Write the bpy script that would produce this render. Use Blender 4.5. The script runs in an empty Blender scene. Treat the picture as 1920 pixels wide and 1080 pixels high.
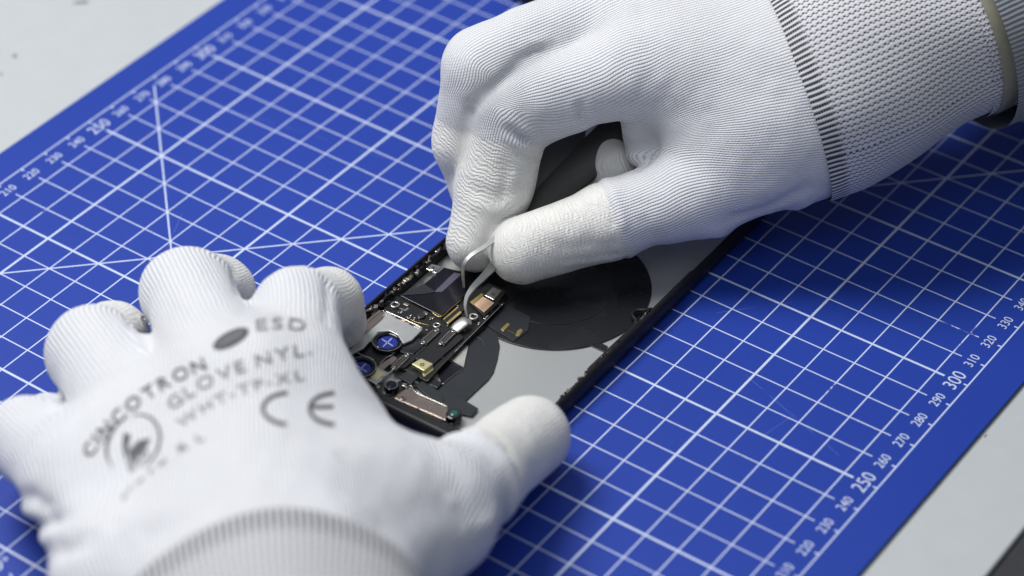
import bpy, bmesh, math, random
import numpy as np
from mathutils import Vector, Matrix
from mathutils.bvhtree import BVHTree
sc = bpy.context.scene
MM = 0.001
# ------------------------------------------------------------------ camera
RM = np.array([[0.5835139183455035, -0.8121028184487304, 0.0007206692042156515],
               [-0.5172758057148499, -0.3723579701082482, -0.7705681559193379],
               [0.6260489181513905, 0.4492644592692644, -0.6373571979012995]])
TV = np.array([-49.8520277, 182.009168, 540.889750])
FP = 4973.58
CP = -RM.T @ TV
def at(u, v, z=0.0):
    """mat coordinates (mm) of a sight line through photo point (u,v) at height z"""
    d = RM.T @ np.array([(u-960)/FP, (v-540)/FP, 1.0])
    return CP + (z-CP[2])/d[2]*d
cam = bpy.data.cameras.new('camera'); camo = bpy.data.objects.new('camera', cam)
sc.collection.objects.link(camo); sc.camera = camo
cam.sensor_width = 36; cam.lens = FP/1920*36
M = Matrix.Identity(4)
for i in range(3):
    M[i][0] = RM[0][i]; M[i][1] = -RM[1][i]; M[i][2] = -RM[2][i]; M[i][3] = CP[i]*MM
camo.matrix_world = M
cam.clip_start = 0.01; cam.clip_end = 50
cam.dof.use_dof = True
_f = at(890, 570, 6)
cam.dof.focus_distance = float((RM @ _f + TV)[2])*MM
cam.dof.aperture_fstop = 7.2
# ------------------------------------------------------------------ light
world = bpy.data.worlds.new('World'); sc.world = world; world.use_nodes = True
world.node_tree.nodes['Background'].inputs[0].default_value = (0.80, 0.88, 1.0, 1)
world.node_tree.nodes['Background'].inputs[1].default_value = 0.185
def area(name, loc, target, size, power, col=(1, 1, 1)):
    l = bpy.data.lights.new(name, 'AREA'); l.shape = 'RECTANGLE'; l.size = size[0]; l.size_y = size[1]
    l.energy = power; l.color = col
    o = bpy.data.objects.new(name, l); sc.collection.objects.link(o)
    o.location = Vector(loc)*MM
    o.rotation_euler = (Vector(target)-Vector(loc)).to_track_quat('-Z', 'Y').to_euler()
    return o
area('key_lamp', (180, 560, 900), (240, 110, 0), (0.46, 0.46), 11.0, (1.0, 0.99, 0.97))
area('overhead_lamp', (-60, -60, 640), (200, 60, 0), (0.45, 0.4), 0.95, (0.93, 0.96, 1.0))
sc.view_settings.view_transform = 'Standard'; sc.view_settings.look = 'None'
sc.view_settings.exposure = 0; sc.view_settings.gamma = 1
random.seed(4); rng = np.random.default_rng(4)
# ------------------------------------------------------------------ materials
class NT:
    def __init__(s, name):
        s.m = bpy.data.materials.new(name); s.m.use_nodes = True
        s.t = s.m.node_tree; s.b = s.t.nodes['Principled BSDF']
    def n(s, typ, **kw):
        nd = s.t.nodes.new(typ)
        for k, v in kw.items(): setattr(nd, k, v)
        return nd
    def put(s, sock, v):
        if hasattr(v, 'links') or isinstance(v, bpy.types.NodeSocket): s.t.links.new(v, sock)
        else: sock.default_value = v
    def math(s, op, a, b=0.0, c=0.0, clamp=False):
        nd = s.n('ShaderNodeMath', operation=op); nd.use_clamp = clamp
        s.put(nd.inputs[0], a); s.put(nd.inputs[1], b)
        if len(nd.inputs) > 2: s.put(nd.inputs[2], c)
        return nd.outputs[0]
    def mix(s, f, a, b):
        nd = s.n('ShaderNodeMix', data_type='RGBA')
        s.put(nd.inputs[0], f); s.put(nd.inputs[6], a); s.put(nd.inputs[7], b)
        return nd.outputs[2]
    def noise(s, vec, scale, detail=3, rough=0.55):
        nd = s.n('ShaderNodeTexNoise'); s.put(nd.inputs['Vector'], vec)
        nd.inputs['Scale'].default_value = scale; nd.inputs['Detail'].default_value = detail
        nd.inputs['Roughness'].default_value = rough
        return nd.outputs[0]
    def ramp(s, v, lo, hi):
        nd = s.n('ShaderNodeMapRange'); nd.interpolation_type = 'SMOOTHSTEP'
        s.put(nd.inputs[0], v); s.put(nd.inputs[1], lo); s.put(nd.inputs[2], hi)
        return nd.outputs[0]
    def bump(s, h, dist, strength=1.0, prev=None):
        nd = s.n('ShaderNodeBump'); nd.inputs['Distance'].default_value = dist
        nd.inputs['Strength'].default_value = strength
        s.put(nd.inputs['Height'], h)
        if prev is not None: s.put(nd.inputs['Normal'], prev)
        return nd.outputs[0]
    def bs(s, **kw):
        for k, v in kw.items(): s.put(s.b.inputs[k.replace('_', ' ')], v)
def C(r, g, b): return (r, g, b, 1)
def simple(name, col, rough=0.5, metal=0.0, noise=0.0, nscale=400, bump=0.0, coat=0.0, spec=0.5):
    s = NT(name)
    s.bs(Roughness=rough, Metallic=metal, Coat_Weight=coat); s.b.inputs['Specular IOR Level'].default_value = spec
    obj_ = s.n('ShaderNodeTexCoord').outputs['Object']
    nz = s.noise(obj_, nscale, 4)
    k = noise
    lo = C(*[c*(1-k) for c in col]); hi = C(*[min(1, c*(1+k)) for c in col])
    s.bs(Base_Color=s.mix(nz, lo, hi))
    nr = s.noise(obj_, nscale*0.4, 3)
    s.bs(Roughness=s.math('ADD', rough-0.06, s.math('MULTIPLY', nr, 0.12)))
    if bump: s.bs(Normal=s.bump(nz, bump))
    return s.m
# -- mat: blue PVC with printed 10 mm grid, worn here and there
def mat_material():
    s = NT('blue_cutting_mat')
    tc = s.n('ShaderNodeTexCoord').outputs['Object']
    sp = s.n('ShaderNodeSeparateXYZ'); s.put(sp.inputs[0], tc)
    x = s.math('MULTIPLY', sp.outputs[0], 1000.0); y = s.math('MULTIPLY', sp.outputs[1], 1000.0)
    warp = s.noise(tc, 90, 3)
    wj = s.math('MULTIPLY', s.math('SUBTRACT', warp, 0.5), 0.10)
    def lines(c, period, hw):
        d = s.math('PINGPONG', s.math('ADD', c, wj), period/2)   # 0 at multiples of period
        return s.math('SUBTRACT', 1.0, s.ramp(d, hw-0.05, hw+0.05))
    def inside(c, lo, hi):
        return s.math('MULTIPLY', s.math('GREATER_THAN', c, lo), s.math('LESS_THAN', c, hi))
    def one(c, pos, hw):
        d = s.math('ABSOLUTE', s.math('SUBTRACT', c, pos))
        return s.math('SUBTRACT', 1.0, s.ramp(d, hw-0.05, hw+0.05))
    # lines across the mat (constant x): stop short of the numbers at both rulers
    gx = s.math('MAXIMUM', lines(x, 10, 0.20), lines(x, 50, 0.37))
    gx = s.math('MULTIPLY', gx, inside(y, 7.2, 272.6))
    tick = s.math('MULTIPLY', lines(x, 10, 0.25), s.math('MAXIMUM', inside(y, 0, 1.3), inside(y, 278.7, 280)))
    gy = s.math('MAXIMUM', lines(y, 10, 0.20), lines(y, 50, 0.37))
    gy = s.math('MULTIPLY', gy, inside(y, 5, 275))
    edge = s.math('MAXIMUM', one(y, 0, 0.22), one(y, 280, 0.22))
    d1 = one(s.math('MULTIPLY', s.math('SUBTRACT', y, x), 0.70711), 0, 0.25)
    d1 = s.math('MULTIPLY', d1, inside(x, 12, 276.5))
    d2 = one(s.math('MULTIPLY', s.math('ADD', y, x), 0.70711), 430*0.70711, 0.25)
    d2 = s.math('MULTIPLY', d2, inside(x, 153, 418))
    d3 = one(s.math('SUBTRACT', s.math('MULTIPLY', x, 0.86603), s.math('MULTIPLY', y, 0.5)), 0, 0.25)
    d3 = s.math('MULTIPLY', d3, inside(y, 12, 163.2))
    L = gx
    for q in (tick, gy, edge, d1, d2, d3): L = s.math('MAXIMUM', L, q)
    L = s.math('MULTIPLY', L, inside(x, -0.2, 430.2))
    wear = s.noise(tc, 260, 4, 0.7); blot = s.noise(tc, 22, 3, 0.5)
    w = s.math('MULTIPLY', s.ramp(wear, 0.60, 0.68), s.ramp(blot, 0.56, 0.66))
    L = s.math('MULTIPLY', L, s.math('SUBTRACT', 1.0, s.math('MULTIPLY', w, 0.85)))
    def spot(cx, cy, r):
        dx = s.math('SUBTRACT', x, cx); dy = s.math('SUBTRACT', y, cy)
        q = s.math('SQRT', s.math('ADD', s.math('MULTIPLY', dx, dx), s.math('MULTIPLY', dy, dy)))
        return s.math('SUBTRACT', 1.0, s.ramp(q, r*0.55, r))
    worn = s.math('MAXIMUM', spot(318, 13, 8), s.math('MAXIMUM', spot(276, 30, 4), spot(300, 4.5, 3)))
    worn = s.math('MULTIPLY', worn, s.ramp(wear, 0.42, 0.55))
    L = s.math('MULTIPLY', L, s.math('SUBTRACT', 1.0, s.math('MULTIPLY', worn, 0.95)))
    def cut_(a, b_, c0, lo, hi):
        k = math.hypot(a, b_)
        d = one(s.math('ADD', s.math('MULTIPLY', x, a/k), s.math('MULTIPLY', y, b_/k)), c0/k, 0.07)
        return s.math('MULTIPLY', d, inside(x, lo, hi))
    cuts = s.math('MAXIMUM', cut_(1, -0.35, 250, 255, 271), s.math('MAXIMUM', cut_(0.2, 1, 85, 236, 262), cut_(0.9, 1, 330, 286, 303)))
    cuts = s.math('MAXIMUM', cuts, s.math('MAXIMUM', cut_(-0.5, 1, 110, 205, 238), cut_(1, 0.15, 318, 281, 289)))
    cuts = s.math('MULTIPLY', cuts, s.ramp(s.noise(tc, 120, 2), 0.40, 0.55))
    faint = s.math('SUBTRACT', 1.0, s.math('MULTIPLY', s.noise(tc, 40, 3), 0.20))
    L = s.math('MULTIPLY', L, faint)
    big = s.noise(tc, 9, 3); fine = s.noise(tc, 1500, 3)
    blue = s.mix(big, C(0.009, 0.037, 0.285), C(0.013, 0.047, 0.345))
    smear = s.ramp(s.noise(tc, 55, 4, 0.6), 0.60, 0.80)
    blue = s.mix(s.math('MULTIPLY', smear, 0.22), blue, C(0.010, 0.026, 0.24))
    blue = s.mix(s.math('MULTIPLY', s.ramp(fine, 0.4, 0.75), 0.12), blue, C(0.04, 0.08, 0.52))
    vor = s.n('ShaderNodeTexVoronoi'); s.put(vor.inputs['Vector'], tc); vor.inputs['Scale'].default_value = 55
    dust = s.math('LESS_THAN', vor.outputs['Distance'], 0.016)
    sepc = s.n('ShaderNodeSeparateColor'); s.put(sepc.inputs[0], vor.outputs['Color'])
    dust = s.math('MULTIPLY', dust, s.math('GREATER_THAN', sepc.outputs[0], 0.45))
    blue = s.mix(s.math('MULTIPLY', dust, 0.6), blue, C(0.45, 0.5, 0.7))
    blue = s.mix(s.math('MULTIPLY', cuts, 0.6), blue, C(0.16, 0.22, 0.55))
    col = s.mix(L, blue, C(0.60, 0.68, 0.86))
    s.bs(Base_Color=col, Roughness=s.math('ADD', 0.46, s.math('MULTIPLY', big, 0.16)))
    s.b.inputs['Specular IOR Level'].default_value = 0.30
    s.bs(Normal=s.bump(fine, 0.00006, 0.5))
    return s.m
# -- knitted nylon: UV carries millimetres along (u) and across (v) the knit, 'coat' = dipped fingertip
def knit(name, row=0.86, col=0.86, white=(0.74, 0.75, 0.785), hole=(0.26, 0.265, 0.30), holes=0.75, bumpd=0.00024, ribs=False, sock=None):
    s = NT(name)
    uv = s.n('ShaderNodeUVMap'); uv.uv_map = 'knit'
    tc = s.n('ShaderNodeTexCoord').outputs['Object']
    sp = s.n('ShaderNodeSeparateXYZ'); s.put(sp.inputs[0], uv.outputs[0])
    u = s.math('MULTIPLY', sp.outputs[0], 1000.0); v = s.math('MULTIPLY', sp.outputs[1], 1000.0)
    wob = s.math('MULTIPLY', s.math('SUBTRACT', s.noise(tc, 120, 3), 0.5), 1.1)
    v = s.math('ADD', v, s.math('MULTIPLY', wob, 0.7)); u = s.math('ADD', u, wob)
    rv = s.math('PINGPONG', s.math('DIVIDE', v, row), 0.5)                      # 0..0.5
    rowi = s.math('FLOOR', s.math('DIVIDE', v, row))
    uo = s.math('ADD', s.math('DIVIDE', u, col), s.math('MULTIPLY', rowi, 0.5))
    ru = s.math('PINGPONG', uo, 0.5)
    hv = s.math('MULTIPLY', rv, 2.0); hu = s.math('MULTIPLY', ru, 2.0)
    gap = s.math('MULTIPLY', s.math('SUBTRACT', 1.0, s.ramp(hv, 0.0, 0.62)), s.math('SUBTRACT', 1.0, s.ramp(hu, 0.15, 0.85)))
    h = s.math('ADD', s.ramp(hv, 0.0, 0.75), s.math('MULTIPLY', hu, 0.45))
    at_ = s.n('ShaderNodeAttribute'); at_.attribute_name = 'coat'
    coat = at_.outputs['Fac']
    inv = s.math('SUBTRACT', 1.0, coat)
    big = s.noise(tc, 28, 3)
    base = s.mix(big, C(*[c*0.95 for c in white]), C(*[min(1, c*1.03) for c in white]))
    base = s.mix(s.math('MULTIPLY', s.ramp(s.noise(tc, 38, 4, 0.65), 0.52, 0.8), 0.30), base, C(0.66, 0.65, 0.64))
    vary = s.math('ADD', 0.55, s.math('MULTIPLY', s.noise(tc, 60, 2), 0.9))
    colr = s.mix(s.math('MULTIPLY', s.math('MULTIPLY', gap, holes), vary, clamp=True), base, C(*hole))
    dirt = s.ramp(s.noise(tc, 45, 4, 0.6), 0.50, 0.85)
    coatc = s.mix(s.math('MULTIPLY', dirt, 0.45), C(0.76, 0.755, 0.73), C(0.60, 0.57, 0.50))
    faintg = s.math('MULTIPLY', gap, 0.10)
    coatc = s.mix(faintg, coatc, C(0.4, 0.4, 0.4))
    colr = s.mix(coat, colr, coatc)
    s.bs(Base_Color=colr, Roughness=s.math('ADD', 0.72, s.math('MULTIPLY', coat, -0.18)))
    s.b.inputs['Specular IOR Level'].default_value = 0.3
    s.bs(Sheen_Weight=0.15, Subsurface_Weight=0.12)
    s.b.inputs['Subsurface Radius'].default_value = (0.0012, 0.0012, 0.0013)
    s.b.inputs['Subsurface Scale'].default_value = 1.0
    hh = s.math('MULTIPLY', h, s.math('SUBTRACT', 1.0, s.math('MULTIPLY', coat, 0.72)))
    b1 = s.bump(hh, bumpd, 0.8)
    wv = s.math('SINE', s.math('ADD', s.math('MULTIPLY', u, 5.2), s.math('MULTIPLY', s.noise(tc, 330, 3), 16.0)))
    b1 = s.bump(s.math('MULTIPLY', wv, coat), 0.00010, 0.7, b1)
    b2 = s.bump(s.noise(tc, 900, 4, 0.6), 0.00012, 0.6, b1)
    b3 = s.bump(s.noise(tc, 130, 3), 0.0010, 0.35, b2)
    s.bs(Normal=b3)
    return s.m
def cuff_material(name, base, holec, pitch, bandw, strength=0.9, knitdir=1.0):
    """ribbed elastic cuff: white loops over dark rubber thread, slits in a band next to the glove"""
    s = NT(name)
    uv = s.n('ShaderNodeUVMap'); uv.uv_map = 'knit'
    tc = s.n('ShaderNodeTexCoord').outputs['Object']
    sp = s.n('ShaderNodeSeparateXYZ'); s.put(sp.inputs[0], uv.outputs[0])
    u = s.math('MULTIPLY', sp.outputs[0], 1000.0); v = s.math('MULTIPLY', sp.outputs[1], 1000.0)
    wob = s.math('MULTIPLY', s.math('SUBTRACT', s.noise(tc, 70, 3), 0.5), 1.2)
    u2 = s.math('ADD', u, wob); v2 = s.math('ADD', v, wob)
    ri = s.math('FLOOR', s.math('DIVIDE', v2, pitch))
    hv = s.math('MULTIPLY', s.math('PINGPONG', s.math('DIVIDE', v2, pitch), 0.5), 2.0)
    hu = s.math('MULTIPLY', s.math('PINGPONG', s.math('ADD', s.math('DIVIDE', u2, pitch*1.05), s.math('MULTIPLY', ri, 0.5)), 0.5), 2.0)
    dot = s.math('MULTIPLY', s.math('SUBTRACT', 1.0, s.ramp(hv, 0.10, 0.70)), s.math('SUBTRACT', 1.0, s.ramp(hu, 0.20, 0.60)))
    slit = s.math('SUBTRACT', 1.0, s.ramp(hv, 0.25, 0.70))
    hu2 = s.math('MULTIPLY', s.math('PINGPONG', s.math('DIVIDE', u2, 0.62), 0.5), 2.0)
    slit = s.math('MULTIPLY', slit, s.math('ADD', 0.55, s.math('MULTIPLY', hu2, 0.45)))
    band = s.math('SUBTRACT', 1.0, s.ramp(u2, bandw*0.7, bandw*1.3))
    gap = s.math('ADD', s.math('MULTIPLY', slit, band), s.math('MULTIPLY', dot, s.math('SUBTRACT', 1.0, band)))
    vary = s.math('ADD', 0.45, s.math('MULTIPLY', s.noise(tc, 40, 3), 1.0))
    g = s.math('MULTIPLY', s.math('MULTIPLY', gap, strength), vary, clamp=True)
    s.bs(Base_Color=s.mix(g, C(*base), C(*holec)), Roughness=0.78)
    s.b.inputs['Specular IOR Level'].default_value = 0.25
    h = s.math('SUBTRACT', s.math('MULTIPLY', hv, 0.22), gap)
    b1 = s.bump(h, 0.00045, 0.9)
    s.bs(Normal=s.bump(s.noise(tc, 800, 4, 0.6), 0.00015, 0.6, b1), Sheen_Weight=0.1)
    return s.m
M_mat = mat_material()
M_matcore = simple('mat_core', (0.10, 0.14, 0.16), 0.7, noise=0.3)
M_print = simple('white_print', (0.55, 0.62, 0.80), 0.5, noise=0.15, nscale=900)
M_glove = knit('knitted_glove')
M_glove_l = knit('knitted_glove_soft', row=1.15, col=0.9, hole=(0.40, 0.405, 0.43), holes=0.6, bumpd=0.00040, white=(0.75, 0.76, 0.80))
M_cuff_r = cuff_material('ribbed_cuff', (0.66, 0.66, 0.70), (0.03, 0.03, 0.04), 1.5, 4.6, 1.3)
M_cuff_l = cuff_material('ribbed_cuff_grey', (0.58, 0.58, 0.61), (0.03, 0.03, 0.035), 1.9, 7.0, 1.1)
M_ink = simple('faded_ink', (0.09, 0.09, 0.10), 0.7, noise=0.5, nscale=700)
M_ink2 = simple('pale_ink', (0.19, 0.19, 0.20), 0.7, noise=0.3, nscale=700)
M_ink3 = simple('very_pale_ink', (0.25, 0.25, 0.27), 0.7, noise=0.25, nscale=700)
# ------------------------------------------------------------------ helpers
def link(name, me, mat=None, parent=None):
    o = bpy.data.objects.new(name, me); sc.collection.objects.link(o)
    if mat is not None and me is not None and not me.materials: me.materials.append(mat)
    if parent is not None: o.parent = parent; o.matrix_parent_inverse = parent.matrix_world.inverted()
    return o
def empty(name, loc, label, cat, group=None):
    o = bpy.data.objects.new(name, None); sc.collection.objects.link(o)
    o.location = Vector([float(c) for c in loc])*MM; o.empty_display_size = 0.01
    o['label'] = label; o['category'] = cat
    if group: o['group'] = group
    bpy.context.view_layer.update()
    return o
def mesh(name, V, F, mat=None, parent=None, smooth=False):
    me = bpy.data.meshes.new(name)
    me.from_pydata([tuple(float(c)*MM for c in v) for v in V], [], F)
    me.validate(); me.update()
    if smooth:
        me.polygons.foreach_set('use_smooth', [True]*len(me.polygons))
    return link(name, me, mat, parent)
def bevel(o, w, seg=2, ang=0.6):
    m = o.modifiers.new('bevel', 'BEVEL'); m.width = w*MM; m.segments = seg; m.limit_method = 'ANGLE'; m.angle_limit = ang
    return o
def prism(name, pts, z0, z1, mat, parent, bev=0.0, seg=2):
    """pts: outline in mat millimetres, extruded z0..z1"""
    area_ = sum(pts[i][0]*pts[(i+1) % len(pts)][1]-pts[(i+1) % len(pts)][0]*pts[i][1] for i in range(len(pts)))
    if area_ < 0: pts = pts[::-1]
    n = len(pts)
    V = [(p[0], p[1], z0) for p in pts]+[(p[0], p[1], z1) for p in pts]
    F = [list(range(n))[::-1], list(range(n, 2*n))]+[[i, (i+1) % n, n+(i+1) % n, n+i] for i in range(n)]
    o = mesh(name, V, F, mat, parent)
    if bev: bevel(o, bev, seg)
    return o
def pxz(pts, z): return [tuple(at(u, v, z)[:2]) for u, v in pts]
def c1(*pts): return [(620+x/4, 420+y/4) for x, y in pts]     # two enlarged views of the phone used as drawing sheets
def c2(*pts): return [(620+x/4, 600+y/4) for x, y in pts]
def box(name, c, half, ang, mat, parent, bev=0.1):
    ca, sa = math.cos(ang), math.sin(ang)
    pts = [(c[0]+ca*a*half[0]-sa*b*half[1], c[1]+sa*a*half[0]+ca*b*half[1]) for a, b in ((-1, -1), (1, -1), (1, 1), (-1, 1))]
    return prism(name, pts, c[2]-half[2], c[2]+half[2], mat, parent, bev)
def disc(name, c, r, z0, z1, mat, parent, n=40, bev=0.0, r2=None):
    """cylinder, or a ring if r2 is given"""
    if r2 is None:
        o = prism(name, [(c[0]+r*math.cos(2*math.pi*i/n), c[1]+r*math.sin(2*math.pi*i/n)) for i in range(n)], z0, z1, mat, parent, bev)
        return o
    V = []; F = []
    for i in range(n):
        a = 2*math.pi*i/n; ca, sa = math.cos(a), math.sin(a)
        for (rr, zz) in ((r, z0), (r, z1), (r2, z1), (r2, z0)): V.append((c[0]+rr*ca, c[1]+rr*sa, zz))
    for i in range(n):
        j = (i+1) % n
        for k in range(4): F.append([4*i+k, 4*j+k, 4*j+(k+1) % 4, 4*i+(k+1) % 4])
    o = mesh(name, V, F, mat, parent)
    if bev: bevel(o, bev)
    return o
def smooth_path(P, n):
    """Catmull-Rom through P"""
    P = [np.array(p, float) for p in P]; P = [2*P[0]-P[1]]+P+[2*P[-1]-P[-2]]; out = []
    for i in range(1, len(P)-2):
        for k in range(n):
            t = k/n
            out.append(0.5*((2*P[i])+(-P[i-1]+P[i+1])*t+(2*P[i-1]-5*P[i]+4*P[i+1]-P[i+2])*t*t+(-P[i-1]+3*P[i]-3*P[i+1]+P[i+2])*t**3))
    out.append(P[-2]); return out
def tube(name, P, rad, mat, parent, ns=10, n=6, flat=(1, 1), up=(0, 0, 1)):
    """sweep an ellipse along a smooth path; rad: list per control point (interpolated)"""
    Q = smooth_path(P, n); R_ = np.interp(np.linspace(0, len(P)-1, len(Q)), range(len(P)), rad)
    V = []; F = []
    upv = np.array(up, float)
    for i, q in enumerate(Q):
        t = Q[min(i+1, len(Q)-1)]-Q[max(i-1, 0)]; t /= np.linalg.norm(t)+1e-9
        s = np.cross(t, upv); s /= np.linalg.norm(s)+1e-9; w = np.cross(s, t)
        for k in range(ns):
            a = 2*math.pi*(k+0.5)/ns
            V.append(q+R_[i]*(flat[0]*math.cos(a)*s+flat[1]*math.sin(a)*w))
    for i in range(len(Q)-1):
        for k in range(ns): F.append([i*ns+k, i*ns+(k+1) % ns, (i+1)*ns+(k+1) % ns, (i+1)*ns+k])
    F.append(list(range(ns))[::-1]); F.append([(len(Q)-1)*ns+k for k in range(ns)])
    return mesh(name, V, F, mat, parent, True)
_tc = {}
def text_mesh(txt, height=1.0, bold=0.0, squeeze=1.0):
    """glyph triangles: verts (n,2) with cap height = height, faces"""
    cu = bpy.data.curves.new('t', 'FONT'); cu.body = txt; cu.size = 1; cu.offset = bold; cu.resolution_u = 4
    o = bpy.data.objects.new('t', cu); sc.collection.objects.link(o)
    bpy.context.view_layer.update()
    me = bpy.data.meshes.new_from_object(o.evaluated_get(bpy.context.evaluated_depsgraph_get()))
    V = np.array([tuple(v.co)[:2] for v in me.vertices]); F = [list(p.vertices) for p in me.polygons]
    bpy.data.objects.remove(o); bpy.data.curves.remove(cu); bpy.data.meshes.remove(me)
    k = height/0.70
    V = V*k; V[:, 0] *= squeeze
    V[:, 0] -= V[:, 0].min()
    return V, F
# ------------------------------------------------------------------ table and mat
M_table = simple('grey_laminate', (0.475, 0.50, 0.515), 0.45, noise=0.05, nscale=120, bump=0.00003)
M_edge = simple('black_edge_band', (0.035, 0.035, 0.04), 0.5, noise=0.4, nscale=150, bump=0.0001)
M_dirt = simple('dark_smudge', (0.16, 0.16, 0.17), 0.8, noise=0.4, nscale=900)
tz = -1.25
table = prism('table', [(-500, -37.8), (900, -37.8), (900, 800), (-500, 800)], tz-25, tz, M_table, None, 0.8, 3)
table['kind'] = 'structure'
band = prism('edge_band', [(-500, -60), (900, -60), (900, -37.85), (-500, -37.85)], tz-26, tz-1.4, M_edge, table, 1.0, 3)
def splat(name, c, r, z, mat, parent, n=14, sx=1.0, ang=0.0, h=0.08):
    pts = []
    for i in range(n):
        a = 2*math.pi*i/n; rr = r*(0.7+0.5*random.random())
        X, Y = rr*sx*math.cos(a), rr*math.sin(a)
        pts.append((c[0]+X*math.cos(ang)-Y*math.sin(ang), c[1]+X*math.sin(ang)+Y*math.cos(ang)))
    return prism(name, pts, z, z+h, mat, parent)
for (u, v, r, sx, an) in ((155, 4, 1.1, 2.6, -0.75), (28, 105, 0.9, 1.0, 0), (2, 139, 0.6, 1, 0), (1845, 805, 0.3, 1, 0), (1660, 1022, 0.35, 2.5, 0.1), (1848, 817, 0.25, 3, 0.1)):
    splat('smudge', at(u, v, tz), r, tz+0.01, M_dirt, table, sx=sx, ang=an, h=0.03)
# smears of dirt along the joint between mat and table
cm = prism('cutting_mat', [(-11.8, -11.8), (441.8, -11.8), (441.8, 291), (-11.8, 291)], -0.55, 0, M_mat, None, 0.25, 2)
cm['label'] = 'blue self-healing cutting mat with white grid lying on grey table'; cm['category'] = 'cutting mat'
core = prism('mat_core', [(-11.9, -11.95), (441.9, -11.95), (441.9, 291.1), (-11.9, 291.1)], tz+0.02, -0.56, M_matcore, cm, 0.05)
def put_label(txt, cx, cy, h, rot=0.0, center=True, bold=0.0, sq=0.92, z=0.03):
    v, f = text_mesh(txt, h, bold, sq)
    v = v-np.array([(v[:, 0].max()+v[:, 0].min())/2, h/2])
    ca, sa = math.cos(rot), math.sin(rot)
    V = []
    for p in v: V.append((cx+ca*p[0]-sa*p[1], cy+sa*p[0]+ca*p[1], z))
    return mesh('ruler_number', V, f, M_print, cm)
for k in range(10, 430, 10):
    bigk = k % 50 == 0
    put_label(str(k), k, 4.1, 4.0 if bigk else 2.8, bold=0.0)
    put_label(str(k), k, 275.8, 4.0 if bigk else 2.8, bold=0.0)
put_label('60\u00b0', 94.3, 168.0, 3.9, rot=math.radians(-30)).name = 'angle_number'
# dark slab just inside the top edge of the view
M_blackplastic = simple('black_plastic', (0.015, 0.015, 0.017), 0.45, noise=0.3)
slab = prism('black_case', [(381.2, 213.2), (383.0, 206.0), (389.0, 199.0), (452, 232), (440, 252)], 0.02, 9, M_blackplastic, None, 1.5, 3)
slab['label'] = 'black case lying on the mat behind the hand holding tweezers, almost out of view'; slab['category'] = 'case'
# ------------------------------------------------------------------ opened phone housing
M_black = simple('black_anodised_frame', (0.010, 0.010, 0.013), 0.45, metal=0.0, noise=0.4, nscale=300, spec=0.3)
M_glass = simple('dark_blue_back_glass', (0.004, 0.006, 0.03), 0.08, noise=0.1, coat=0.6)
def smudged(name, col, rough, metal, dark, amt, scale=45):
    s = NT(name); tc = s.n('ShaderNodeTexCoord').outputs['Object']
    a = s.ramp(s.noise(tc, scale, 5, 0.65), 0.45, 0.75); b = s.noise(tc, 700, 3); c = s.noise(tc, 14, 2)
    base = s.mix(s.math('MULTIPLY', a, amt), C(*col), C(*dark))
    base = s.mix(s.math('MULTIPLY', c, 0.25), base, C(*[min(1, q*1.25) for q in col]))
    s.bs(Base_Color=base, Metallic=metal, Roughness=s.math('ADD', rough, s.math('MULTIPLY', a, 0.22)), Normal=s.bump(b, 0.00002))
    return s.m
M_plate = smudged('brushed_steel_plate', (0.54, 0.55, 0.545), 0.30, 0.65, (0.33, 0.34, 0.34), 0.8)
M_foam = smudged('black_graphite_sheet', (0.009, 0.010, 0.012), 0.27, 0.0, (0.020, 0.022, 0.026), 0.8, 60)
M_foam2 = simple('blue_black_flex', (0.010, 0.013, 0.018), 0.42, noise=0.3, nscale=250)
M_pcb = simple('black_circuit_board', (0.009, 0.009, 0.010), 0.35, noise=0.6, nscale=1500)
M_ic = simple('glossy_black_film', (0.006, 0.006, 0.010), 0.14, noise=0.2)
M_icv = simple('violet_grey_film', (0.09, 0.085, 0.12), 0.3, noise=0.2)
M_silver = simple('bright_tin', (0.62, 0.61, 0.58), 0.26, metal=1.0, noise=0.12, nscale=500)
M_can = simple('satin_tin', (0.42, 0.41, 0.40), 0.42, metal=0.7, noise=0.12, nscale=500)
M_bronze = simple('brown_nickel', (0.34, 0.28, 0.25), 0.30, metal=0.9, noise=0.15, nscale=300)
M_gold = simple('gold_contacts', (0.80, 0.60, 0.24), 0.3, metal=1.0, noise=0.15, nscale=900)
M_olive = simple('pale_gold_shield', (0.60, 0.56, 0.32), 0.38, metal=0.6, noise=0.12, nscale=500)
M_copper = simple('bare_copper_pad', (0.80, 0.52, 0.36), 0.42, metal=0.4, noise=0.08, nscale=500)
M_foil = simple('speckled_foil', (0.42, 0.42, 0.40), 0.5, metal=0.7, noise=0.8, nscale=2600, bump=0.0001)
M_lensb = simple('blue_lens_glass', (0.02, 0.032, 0.27), 0.15, noise=0.2, coat=0.5)  # blue of the mat seen through the lens, put into the glass colour
M_lensx = simple('pale_grid_view', (0.40, 0.45, 0.72), 0.3)  # colour of the grid lines painted on as if seen through the lens
M_teal = simple('teal_lens_glass', (0.02, 0.10, 0.09), 0.08, coat=0.8)
PA = 0.013; PO = np.array([194.6, 81.6]); PW, PL = 69.0, 144.0
def ph(x, y): return (PO[0]+x*math.cos(PA)-y*math.sin(PA), PO[1]+x*math.sin(PA)+y*math.cos(PA))
def rrect(inset, r, n=10, L=PL, Wd=PW):
    r = max(r, 0.3); pts = []
    for cx, cy, a0 in ((L-inset-r, Wd-inset-r, 0), (inset+r, Wd-inset-r, 90), (inset+r, inset+r, 180), (L-inset-r, inset+r, 270)):
        for k in range(n+1):
            a = math.radians(a0+90*k/n); pts.append(ph(cx+r*math.cos(a), cy+r*math.sin(a)))
    return pts
phone = empty('phone_housing', (PO[0], PO[1], 0), 'opened black phone housing without its screen, board and bare steel back plate showing', 'phone')
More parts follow.
